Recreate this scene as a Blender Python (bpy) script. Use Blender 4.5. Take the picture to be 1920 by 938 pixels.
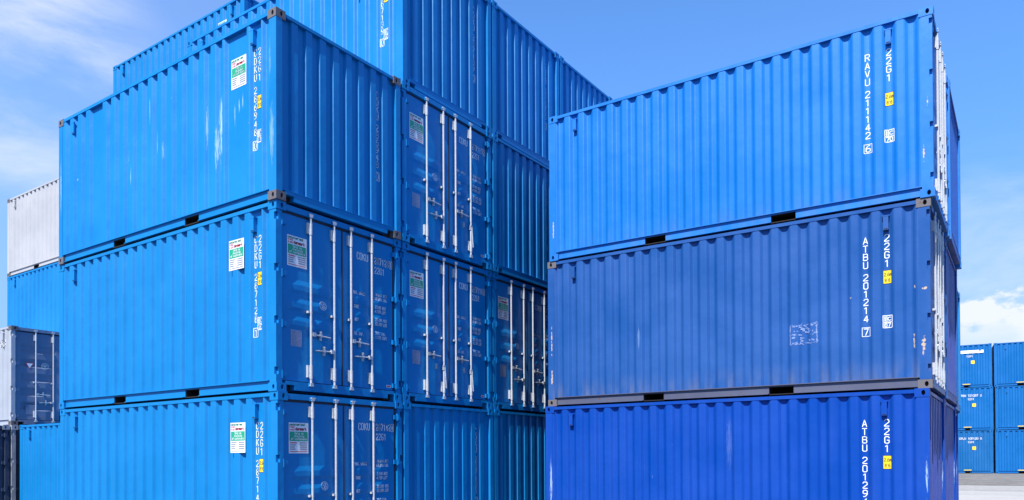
import bpy, math, random
from mathutils import Vector
random.seed(7)
R = math.radians
for o in list(bpy.data.objects):
    bpy.data.objects.remove(o)
scene = bpy.context.scene
col = scene.collection

# ------------------------------------------------------------------ camera
cd = bpy.data.cameras.new('camera')
cam = bpy.data.objects.new('camera', cd)
col.objects.link(cam)
scene.camera = cam
CX, CY, CZ = 8.43454, -6.64078, 1.66622
YAW, PIT, ROL = -0.607653, 0.0100275, -0.005110
cd.sensor_fit = 'HORIZONTAL'
cd.sensor_width = 36.0
cd.lens = 1433.0 / 1920.0 * 36.0
cd.shift_x = (960 - 958.6) / 1920.0
cd.shift_y = (845.3 - 469.0) / 1920.0
cd.clip_start = 0.1
cd.clip_end = 3000
from mathutils import Matrix
_d = Vector((math.sin(YAW) * math.cos(PIT), math.cos(YAW) * math.cos(PIT), math.sin(PIT)))
_r = Vector((math.cos(YAW), -math.sin(YAW), 0))
_u = _r.cross(_d)
_r2 = _r * math.cos(ROL) + _u * math.sin(ROL)
_u2 = -_r * math.sin(ROL) + _u * math.cos(ROL)
cam.matrix_world = Matrix(((_r2.x, _u2.x, -_d.x, CX), (_r2.y, _u2.y, -_d.y, CY),
                           (_r2.z, _u2.z, -_d.z, CZ), (0, 0, 0, 1)))
scene.render.resolution_x = 1024
scene.render.resolution_y = 500

# ------------------------------------------------------------------ light
SUN_EL = R(54)
SUN_AZ = R(180 - 6.5)          # compass style: 0 = +Y, 90 = +X
scene.view_settings.view_transform = 'Standard'
scene.view_settings.look = 'None'
scene.view_settings.exposure = 0.68
scene.view_settings.gamma = 1
scene.view_settings.use_curve_mapping = False

sd = bpy.data.lights.new('sun', 'SUN')
sd.energy = 5.0
sd.angle = R(0.5)
sd.color = (1.0, 0.965, 0.91)
so = bpy.data.objects.new('sun', sd)
sv = Vector((math.sin(SUN_AZ) * math.cos(SUN_EL), math.cos(SUN_AZ) * math.cos(SUN_EL), math.sin(SUN_EL)))
so.rotation_euler = sv.to_track_quat('Z', 'Y').to_euler()
so.location = sv * 60
col.objects.link(so)


class NT:
    """tiny node helper"""
    def __init__(s, tree):
        s.t = tree
        s.n = tree.nodes
        s.l = tree.links

    def new(s, typ, **kw):
        n = s.n.new(typ)
        for k, v in kw.items():
            if k == 'i':
                for kk, vv in v.items():
                    if isinstance(vv, bpy.types.NodeSocket):
                        s.l.new(vv, n.inputs[kk])
                    else:
                        n.inputs[kk].default_value = vv
            else:
                setattr(n, k, v)
        return n

    def math(s, op, a, b=0.0, c=None, clamp=False):
        n = s.n.new('ShaderNodeMath')
        n.operation = op
        n.use_clamp = clamp
        for k, v in enumerate((a, b, c)):
            if v is None:
                continue
            if isinstance(v, bpy.types.NodeSocket):
                s.l.new(v, n.inputs[k])
            else:
                n.inputs[k].default_value = v
        return n.outputs[0]

    def step(s, v, a, b, lo=0.0, hi=1.0, smooth=True):
        n = s.n.new('ShaderNodeMapRange')
        if smooth:
            n.interpolation_type = 'SMOOTHSTEP'
        s.l.new(v, n.inputs[0])
        n.inputs[1].default_value = a
        n.inputs[2].default_value = b
        n.inputs[3].default_value = lo
        n.inputs[4].default_value = hi
        return n.outputs[0]

    def mix(s, f, a, b):
        n = s.n.new('ShaderNodeMix')
        n.data_type = 'RGBA'
        for i, v in ((0, f), (6, a), (7, b)):
            if isinstance(v, bpy.types.NodeSocket):
                s.l.new(v, n.inputs[i])
            elif i == 0:
                n.inputs[i].default_value = v
            else:
                n.inputs[i].default_value = tuple(v) + ((1,) if len(v) == 3 else ())
        return n.outputs[2]


world = bpy.data.worlds.new('World')
scene.world = world
world.use_nodes = True
w = NT(world.node_tree)
w.n.clear()
sky = w.new('ShaderNodeTexSky', sky_type='NISHITA', sun_disc=False)
sky.sun_elevation = SUN_EL
sky.sun_rotation = SUN_AZ
sky.altitude = 0
sky.air_density = 1.0
sky.dust_density = 0.6
sky.ozone_density = 2.5
tc = w.new('ShaderNodeTexCoord')
mp = w.new('ShaderNodeMapping', i={0: tc.outputs['Generated']})
mp.inputs['Scale'].default_value = (1.0, 1.0, 3.2)
mp.inputs['Rotation'].default_value = (R(14), R(22), 0)
nz = w.new('ShaderNodeTexNoise', i={'Vector': mp.outputs[0], 'Scale': 2.6, 'Detail': 9.0, 'Roughness': 0.6, 'Distortion': 0.35})
mp2 = w.new('ShaderNodeMapping', i={0: tc.outputs['Generated']})
mp2.inputs['Scale'].default_value = (1.0, 1.0, 1.8)
nz2 = w.new('ShaderNodeTexNoise', i={'Vector': mp2.outputs[0], 'Scale': 9.0, 'Detail': 10.0, 'Roughness': 0.58})


def pixdir(px, py):
    v = _d + _r2 * ((px - 958.6) / 1433.0) - _u2 * ((py - 845.3) / 1433.0)
    return v.normalized()


def region(px, py, inner, outer):
    dv = pixdir(px, py)
    n = w.new('ShaderNodeVectorMath', operation='DOT_PRODUCT')
    w.l.new(tc.outputs['Generated'], n.inputs[0])
    n.inputs[1].default_value = dv
    return w.step(n.outputs['Value'], math.cos(R(outer)), math.cos(R(inner)))


sep = w.new('ShaderNodeSeparateXYZ', i={0: tc.outputs['Generated']})
thin = w.step(nz.outputs[0], 0.34, 0.68)
reg_left = w.math('MAXIMUM', region(60, 140, 1, 9), w.math('MULTIPLY', region(210, 240, 0.5, 7), 0.9))
cir = w.math('MULTIPLY', thin, reg_left)
cir = w.math('ADD', w.math('MULTIPLY', cir, 0.78), w.math('MULTIPLY', region(120, 130, 2, 22), 0.12))
puff = w.step(nz2.outputs[0], 0.42, 0.60, 0.55, 1.0)
low = w.step(w.math('ADD', sep.outputs['Z'], w.math('MULTIPLY', w.math('SUBTRACT', nz2.outputs[0], 0.5), -0.16)), 0.168, 0.154)
cum = w.math('MULTIPLY', w.math('MULTIPLY', puff, low), region(1870, 620, 9, 26))
streak = w.math('MULTIPLY', w.math('MULTIPLY', thin, region(1860, 460, 2, 7)), 0.45)
hazeb = w.math('MULTIPLY', w.step(sep.outputs['Z'], 0.40, 0.02), 0.16)
cl = w.math('ADD', w.math('ADD', cir, streak), w.math('ADD', cum, hazeb), clamp=True)
tint = w.new('ShaderNodeMix', data_type='RGBA', blend_type='MULTIPLY')
tint.inputs[0].default_value = 1.0
w.l.new(sky.outputs[0], tint.inputs[6])
tint.inputs[7].default_value = (0.74, 1.16, 1.60, 1)
pale = w.math('MULTIPLY', w.step(sep.outputs['Z'], 0.90, 0.15), 0.74)
clear = w.mix(pale, tint.outputs[2], (2.1, 5.7, 14.6))
skyc = w.mix(cl, clear, (8.8, 9.4, 10.4))
bg = w.new('ShaderNodeBackground', i={'Color': skyc, 'Strength': 0.064})
wo = w.new('ShaderNodeOutputWorld')
w.l.new(bg.outputs[0], wo.inputs[0])

# ------------------------------------------------------------------ materials
MATS = {}


def mat(name):
    m = bpy.data.materials.new(name)
    m.use_nodes = True
    t = NT(m.node_tree)
    b = t.n['Principled BSDF']
    MATS[name] = m
    return m, t, b


def simple(name, c, rough=0.5, metal=0.0, var=0.0, scale=30, bump=0.0):
    m, t, b = mat(name)
    b.inputs['Roughness'].default_value = rough
    b.inputs['Metallic'].default_value = metal
    b.inputs['Base Color'].default_value = tuple(c) + (1,)
    if var:
        tcn = t.new('ShaderNodeTexCoord')
        n = t.new('ShaderNodeTexNoise', i={'Vector': tcn.outputs['Object'], 'Scale': scale, 'Detail': 5.0})
        f = t.step(n.outputs[0], 0.35, 0.65)
        t.l.new(t.mix(f, [x * (1 - var) for x in c], [min(1, x * (1 + var)) for x in c]), b.inputs['Base Color'])
    return m


def paint(name, c, rough=0.47, wear=0.5, rust=0.3, fade=0.0, marks=(), spots=(), chalk=(0.50, 0.66, 0.82), dirt=0.0, spec=0.36):
    """container paint: slight fade variation, vertical scuffs, rust specks, dents"""
    m, t, b = mat(name)
    tcn = t.new('ShaderNodeTexCoord')
    oi = t.new('ShaderNodeObjectInfo')
    off = t.new('ShaderNodeVectorMath', operation='SCALE')
    off.inputs[0].default_value = (31.0, 17.0, 23.0)
    t.l.new(oi.outputs['Random'], off.inputs['Scale'])
    ad = t.new('ShaderNodeVectorMath', operation='ADD')
    t.l.new(tcn.outputs['Object'], ad.inputs[0])
    t.l.new(off.outputs[0], ad.inputs[1])
    P = ad.outputs[0]
    big = t.new('ShaderNodeTexNoise', i={'Vector': P, 'Scale': 0.9, 'Detail': 4.0, 'Roughness': 0.55})
    f = t.step(big.outputs[0], 0.3, 0.7)
    c1 = [x * 0.94 for x in c]
    c2 = [min(0.95, x * 1.05 + fade * 0.012) for x in c]
    base = t.mix(f, c1, c2)
    # vertical rain streaks
    ms = t.new('ShaderNodeMapping', i={0: P})
    ms.inputs['Scale'].default_value = (9.0, 9.0, 0.35)
    st = t.new('ShaderNodeTexNoise', i={'Vector': ms.outputs[0], 'Scale': 1.6, 'Detail': 5.0, 'Roughness': 0.6})
    sf = t.step(st.outputs[0], 0.45, 0.75, 0, 0.10 + 0.12 * wear)
    base = t.mix(sf, base, [min(0.9, x * 0.85 + 0.035) for x in c])
    if dirt:
        sx_ = t.new('ShaderNodeSeparateXYZ', i={0: tcn.outputs['Object']})
        md = t.new('ShaderNodeMapping', i={0: P})
        md.inputs['Scale'].default_value = (3.0, 3.0, 0.7)
        dn = t.new('ShaderNodeTexNoise', i={'Vector': md.outputs[0], 'Scale': 2.4, 'Detail': 6.0})
        low_ = t.step(sx_.outputs['Z'], 0.55, 0.10)
        df = t.math('MULTIPLY', t.math('MULTIPLY', low_, t.step(dn.outputs[0], 0.35, 0.75)), dirt)
        base = t.mix(df, base, (0.17, 0.18, 0.22))
    # scuffs: pale vertical scratches, sparse
    m2 = t.new('ShaderNodeMapping', i={0: P})
    m2.inputs['Scale'].default_value = (26.0, 26.0, 3.0)
    sc = t.new('ShaderNodeTexNoise', i={'Vector': m2.outputs[0], 'Scale': 1.5, 'Detail': 4.0, 'Roughness': 0.65})
    area = t.new('ShaderNodeTexNoise', i={'Vector': P, 'Scale': 1.7, 'Detail': 2.0})
    sm = t.math('MULTIPLY', t.step(sc.outputs[0], 0.70, 0.78), t.step(area.outputs[0], 0.55, 0.66))
    sm = t.math('MULTIPLY', sm, 0.75 * wear)
    # named scuff marks at fixed spots of this container
    if marks:
        m3 = t.new('ShaderNodeMapping', i={0: tcn.outputs['Object']})
        m3.inputs['Scale'].default_value = (120.0, 30.0, 7.0)
        sn = t.new('ShaderNodeTexNoise', i={'Vector': m3.outputs[0], 'Scale': 1.0, 'Detail': 6.0, 'Roughness': 0.7})
        for (x, z, rx, rz, amt) in marks:
            mm = t.new('ShaderNodeMapping', i={0: tcn.outputs['Object']})
            mm.inputs['Location'].default_value = (-x / rx, 0, -z / rz)
            mm.inputs['Scale'].default_value = (1.0 / rx, 0.0, 1.0 / rz)
            ln = t.new('ShaderNodeVectorMath', operation='LENGTH')
            t.l.new(mm.outputs[0], ln.inputs[0])
            bl = t.step(ln.outputs['Value'], 1.0, 0.1)
            th = t.math('ADD', sn.outputs[0], t.math('MULTIPLY', bl, 0.30))
            k = t.math('MULTIPLY', t.step(th, 0.68, 0.78), t.math('MULTIPLY', bl, amt * 0.7), clamp=True)
            sm = t.math('MAXIMUM', sm, k)
    base = t.mix(sm, base, chalk)
    # rust
    rn = t.new('ShaderNodeTexNoise', i={'Vector': P, 'Scale': 14.0, 'Detail': 8.0, 'Roughness': 0.7})
    rf = t.step(rn.outputs[0], 0.735 - 0.06 * rust, 0.78 - 0.06 * rust)
    if spots:
        sn2 = t.new('ShaderNodeTexNoise', i={'Vector': tcn.outputs['Object'], 'Scale': 22.0, 'Detail': 5.0, 'Roughness': 0.6})
        pf = None
        for (x, z, rx, rz, amt) in spots:
            mm = t.new('ShaderNodeMapping', i={0: tcn.outputs['Object']})
            mm.inputs['Location'].default_value = (-x / rx, 0, -z / rz)
            mm.inputs['Scale'].default_value = (1.0 / rx, 0.0, 1.0 / rz)
            ln = t.new('ShaderNodeVectorMath', operation='LENGTH')
            t.l.new(mm.outputs[0], ln.inputs[0])
            bl = t.step(ln.outputs['Value'], 1.2, 0.2)
            th = t.math('ADD', sn2.outputs[0], t.math('MULTIPLY', bl, 0.22))
            k = t.math('MULTIPLY', t.step(th, 0.62, 0.66), t.step(bl, 0.02, 0.2))
            pf = k if pf is None else t.math('MAXIMUM', pf, k)
        base = t.mix(t.math('MULTIPLY', pf, 0.85), base, (0.62, 0.45, 0.28))
    base = t.mix(t.math('MULTIPLY', rf, 0.8), base, (0.13, 0.055, 0.025))
    t.l.new(base, b.inputs['Base Color'])
    b.inputs['Specular IOR Level'].default_value = spec
    rr = t.step(big.outputs[0], 0.3, 0.7, rough - 0.05, rough + 0.12)
    t.l.new(rr, b.inputs['Roughness'])
    # dents in the sheet
    md2 = t.new('ShaderNodeMapping', i={0: P})
    md2.inputs['Scale'].default_value = (1.5, 1.5, 1.1)
    de = t.new('ShaderNodeTexNoise', i={'Vector': md2.outputs[0], 'Scale': 2.2, 'Detail': 3.0, 'Roughness': 0.45})
    bp = t.new('ShaderNodeBump', i={'Height': de.outputs[0], 'Strength': 0.4, 'Distance': 0.030})
    fine = t.new('ShaderNodeTexNoise', i={'Vector': P, 'Scale': 60.0, 'Detail': 3.0})
    bp2 = t.new('ShaderNodeBump', i={'Height': fine.outputs[0], 'Strength': 0.08, 'Distance': 0.004, 'Normal': bp.outputs[0]})
    t.l.new(bp2.outputs[0], b.inputs['Normal'])
    return m


AZ = (0.0004, 0.190, 0.480)
AZD = AZ
paint('azure_paint', AZ, wear=0.6)
paint('azure_paint_worn', (0.0006, 0.205, 0.560), wear=0.8, rust=0.5,
      marks=((-1.30, 1.30, 0.07, 0.95, 1.0), (-1.36, 1.0, 0.06, 0.6, 0.8), (-3.78, 1.46, 0.05, 0.5, 0.9), (-3.66, 1.05, 0.03, 0.3, 0.6),
             (-2.95, 1.46, 0.06, 0.35, 0.6), (-2.75, 1.3, 0.03, 0.3, 0.5), (-0.88, 1.5, 0.03, 0.2, 0.8), (-0.80, 1.55, 0.03, 0.22, 0.8),
             (-0.98, 1.4, 0.04, 0.3, 0.5), (-5.48, 1.43, 0.035, 0.05, 1.4), (-1.62, 1.4, 0.03, 0.6, 0.6), (-3.1, 2.0, 0.04, 0.4, 0.4)))
paint('azure_post_worn', AZD, wear=1.0, rust=0.7,
      marks=((-0.10, 0.9, 0.10, 0.75, 0.5), (-0.14, 1.9, 0.06, 0.6, 0.25), (-5.98, 1.4, 0.05, 1.0, 0.6)))
paint('azure_end', AZD, rough=0.42)
paint('sky_blue_paint', (0.003, 0.165, 0.540), wear=0.25, rust=0.1, fade=0.3, dirt=0.2,
      spots=((-0.13, 0.62, 0.015, 0.16, 1), (-0.08, 1.3, 0.012, 0.08, 1), (-5.98, 0.6, 0.015, 0.25, 1)))
paint('faded_violet_blue_paint', (0.010, 0.082, 0.300), spec=0.28, wear=0.4, rust=0.55, fade=0.7, dirt=0.45,
      marks=((-4.3, 1.1, 0.04, 0.4, 0.3),),
      spots=((-0.10, 0.60, 0.035, 0.15, 1), (-0.09, 1.36, 0.04, 0.03, 1), (-0.22, 0.66, 0.015, 0.13, 1), (-0.21, 1.4, 0.015, 0.06, 1),
             (-5.98, 1.2, 0.015, 0.35, 1), (-5.98, 0.5, 0.02, 0.2, 1), (-1.02, 1.35, 0.02, 0.03, 1)))
paint('royal_blue_paint', (0.0005, 0.056, 0.350), spec=0.22, wear=0.6, rust=0.2, fade=0.3,
      marks=((-2.75, 1.9, 0.10, 0.8, 0.12), (-0.07, 0.9, 0.05, 0.06, 1.2), (-0.04, 1.4, 0.03, 0.5, 0.9), (-5.95, 1.2, 0.05, 0.9, 0.9)))
paint('dusty_end_blue', (0.035, 0.062, 0.30), wear=0.9, rust=0.6, fade=1.0, dirt=0.6)
paint('violet_blue_end', (0.010, 0.075, 0.36), wear=0.5, rust=0.3, fade=0.5)
paint('brown_blue_rail', (0.085, 0.095, 0.15), wear=1.0, rust=2.4, fade=0.6)
paint('white_box_paint', (0.425, 0.425, 0.435), rough=0.5, wear=0.2, rust=0.2)
paint('grey_box_paint', (0.38, 0.405, 0.45), rough=0.5, wear=0.3, rust=0.3)
paint('slate_shaded_paint', (0.165, 0.205, 0.30), rough=0.5, wear=0.7, rust=0.4, fade=0.6)  # door end of the grey container, its shade put into the colour
paint('charcoal_paint', (0.045, 0.058, 0.105), rough=0.45, wear=0.8, rust=0.6, fade=0.6)
paint('deep_blue_paint', (0.001, 0.125, 0.380), rough=0.45, wear=0.4, rust=0.2)
paint('teal_blue_paint', (0.002, 0.115, 0.33), rough=0.5, wear=0.8, rust=0.4, fade=0.4)
paint('rusty_casting', (0.14, 0.13, 0.14), rough=0.7, wear=0.8, rust=2.4)
simple('dark_steel_shade', (0.020, 0.014, 0.012), 0.8)  # pocket steel, also painting shade inside casting holes, sill notches and vent slits
simple('door_gasket', (0.030, 0.036, 0.060), 0.8)
simple('galvanised_steel', (0.50, 0.52, 0.54), 0.40, 0.1, 0.10, 45)
simple('worn_zinc', (0.52, 0.54, 0.56), 0.45, 0.4, 0.25, 60)
simple('white_lettering', (0.80, 0.82, 0.84), 0.5, 0, 0.05, 40)
simple('placard_white', (0.78, 0.79, 0.81), 0.45, 0, 0.04, 25)
simple('placard_green', (0.01, 0.36, 0.19), 0.45)
simple('placard_red', (0.60, 0.04, 0.05), 0.45)
simple('placard_grey_print', (0.25, 0.25, 0.30), 0.5)
simple('yellow_sticker', (0.86, 0.62, 0.02), 0.45, 0, 0.05, 40)
simple('residue_film', (0.20, 0.29, 0.55), 0.5, 0, 0.3, 80)
simple('black_ink', (0.02, 0.02, 0.02), 0.5)
simple('data_plate', (0.24, 0.30, 0.44), 0.42, 0.3, 0.25, 70)
simple('plywood_floor', (0.10, 0.07, 0.045), 0.8)

# ground
m, t, b = mat('yard_asphalt')
tcn = t.new('ShaderNodeTexCoord')
n1 = t.new('ShaderNodeTexNoise', i={'Vector': tcn.outputs['Object'], 'Scale': 0.4, 'Detail': 8.0, 'Roughness': 0.65})
n2 = t.new('ShaderNodeTexNoise', i={'Vector': tcn.outputs['Object'], 'Scale': 40.0, 'Detail': 4.0})
c0 = t.mix(t.step(n1.outputs[0], 0.3, 0.7), (0.055, 0.055, 0.058), (0.085, 0.084, 0.082))
c0 = t.mix(t.math('MULTIPLY', n2.outputs[0], 0.3), c0, (0.12, 0.12, 0.12))
t.l.new(c0, b.inputs['Base Color'])
b.inputs['Roughness'].default_value = 0.9
m, t, b = mat('yard_concrete')
tcn = t.new('ShaderNodeTexCoord')
P = tcn.outputs['Object']
n1 = t.new('ShaderNodeTexNoise', i={'Vector': P, 'Scale': 0.25, 'Detail': 8.0, 'Roughness': 0.65})
n2 = t.new('ShaderNodeTexNoise', i={'Vector': P, 'Scale': 6.0, 'Detail': 8.0, 'Roughness': 0.75})
mm = t.new('ShaderNodeMapping', i={0: P})
mm.inputs['Scale'].default_value = (0.05, 0.8, 1)
mm.inputs['Rotation'].default_value = (0, 0, R(-8))
n3 = t.new('ShaderNodeTexNoise', i={'Vector': mm.outputs[0], 'Scale': 0.7, 'Detail': 6.0})
c0 = t.mix(t.step(n3.outputs[0], 0.35, 0.65), (0.25, 0.240, 0.22), (0.36, 0.35, 0.33))
c0 = t.mix(t.math('MULTIPLY', t.step(n1.outputs[0], 0.45, 0.7), 0.5), c0, (0.23, 0.215, 0.19))
c0 = t.mix(t.math('MULTIPLY', t.step(n2.outputs[0], 0.4, 0.75), 0.5), c0, (0.45, 0.44, 0.42))
t.l.new(c0, b.inputs['Base Color'])
b.inputs['Roughness'].default_value = 0.9
bp = t.new('ShaderNodeBump', i={'Height': n2.outputs[0], 'Strength': 0.5, 'Distance': 0.02})
t.l.new(bp.outputs[0], b.inputs['Normal'])
m, t, b = mat('yard_gravel')
tcn = t.new('ShaderNodeTexCoord')
P = tcn.outputs['Object']
n1 = t.new('ShaderNodeTexNoise', i={'Vector': P, 'Scale': 1.2, 'Detail': 6.0, 'Roughness': 0.65})
vo = t.new('ShaderNodeTexVoronoi', i={'Vector': P, 'Scale': 14.0})
c0 = t.mix(t.step(n1.outputs[0], 0.35, 0.65), (0.15, 0.13, 0.105), (0.26, 0.235, 0.20))
vg = t.new('ShaderNodeRGBToBW', i={0: vo.outputs['Color']})
c0 = t.mix(t.math('MULTIPLY', vg.outputs[0], 0.4), c0, (0.34, 0.31, 0.27))
hs = t.new('ShaderNodeHueSaturation', i={'Color': c0, 'Saturation': 0.6, 'Value': 0.75})
t.l.new(hs.outputs[0], b.inputs['Base Color'])
b.inputs['Roughness'].default_value = 0.95
bp = t.new('ShaderNodeBump', i={'Height': vo.outputs[0], 'Strength': 0.8, 'Distance': 0.04})
t.l.new(bp.outputs[0], b.inputs['Normal'])


# ------------------------------------------------------------------ mesh helper
class MB:
    def __init__(s):
        s.v, s.f, s.m, s.mats = [], [], [], []

    def mi(s, mname):
        if mname not in s.mats:
            s.mats.append(mname)
        return s.mats.index(mname)

    def face(s, pts, mname=None):
        b0 = len(s.v)
        s.v += [tuple(p) for p in pts]
        s.f.append(tuple(range(b0, b0 + len(pts))))
        s.m.append(mname)

    def faces(s, verts, faces, mname=None):
        b0 = len(s.v)
        s.v += [tuple(p) for p in verts]
        for f in faces:
            s.f.append(tuple(b0 + i for i in f))
            s.m.append(mname)

    def box(s, x0, x1, y0, y1, z0, z1, mname=None):
        v = [(x0, y0, z0), (x1, y0, z0), (x1, y1, z0), (x0, y1, z0),
             (x0, y0, z1), (x1, y0, z1), (x1, y1, z1), (x0, y1, z1)]
        s.faces(v, [(0, 3, 2, 1), (4, 5, 6, 7), (0, 1, 5, 4), (1, 2, 6, 5), (2, 3, 7, 6), (3, 0, 4, 7)], mname)

    def cyl(s, a, b_, r, n=10, mname=None, r2=None):
        a = Vector(a)
        b_ = Vector(b_)
        r2 = r if r2 is None else r2
        ax = (b_ - a).normalized()
        t_ = Vector((0, 0, 1)) if abs(ax.z) < 0.9 else Vector((1, 0, 0))
        u = ax.cross(t_).normalized()
        w_ = ax.cross(u)
        vs = []
        for k in range(n):
            an = 2 * math.pi * k / n
            dv = u * math.cos(an) + w_ * math.sin(an)
            vs.append(a + dv * r)
            vs.append(b_ + dv * r2)
        fs = [(2 * k, 2 * ((k + 1) % n), 2 * ((k + 1) % n) + 1, 2 * k + 1) for k in range(n)]
        fs.append(tuple(2 * k for k in range(n))[::-1])
        fs.append(tuple(2 * k + 1 for k in range(n)))
        s.faces(vs, fs, mname)

    def mesh(s, name, default):
        me = bpy.data.meshes.new(name)
        me.from_pydata(s.v, [], s.f)
        names = [default] + [x for x in dict.fromkeys(s.m) if x and x != default]
        for n in names:
            me.materials.append(MATS[n])
        for p, mn in zip(me.polygons, s.m):
            p.material_index = names.index(mn) if mn else 0
        me.update()
        return me


CACHE = {}


def part(key, name, default, build, parent, label=None):
    k = (key, default)
    if k not in CACHE:
        mb = MB()
        build(mb)
        CACHE[k] = mb.mesh(name, default)
    o = bpy.data.objects.new(name, CACHE[k])
    col.objects.link(o)
    o.parent = parent
    if label:
        o['label'] = label
    return o


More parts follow.
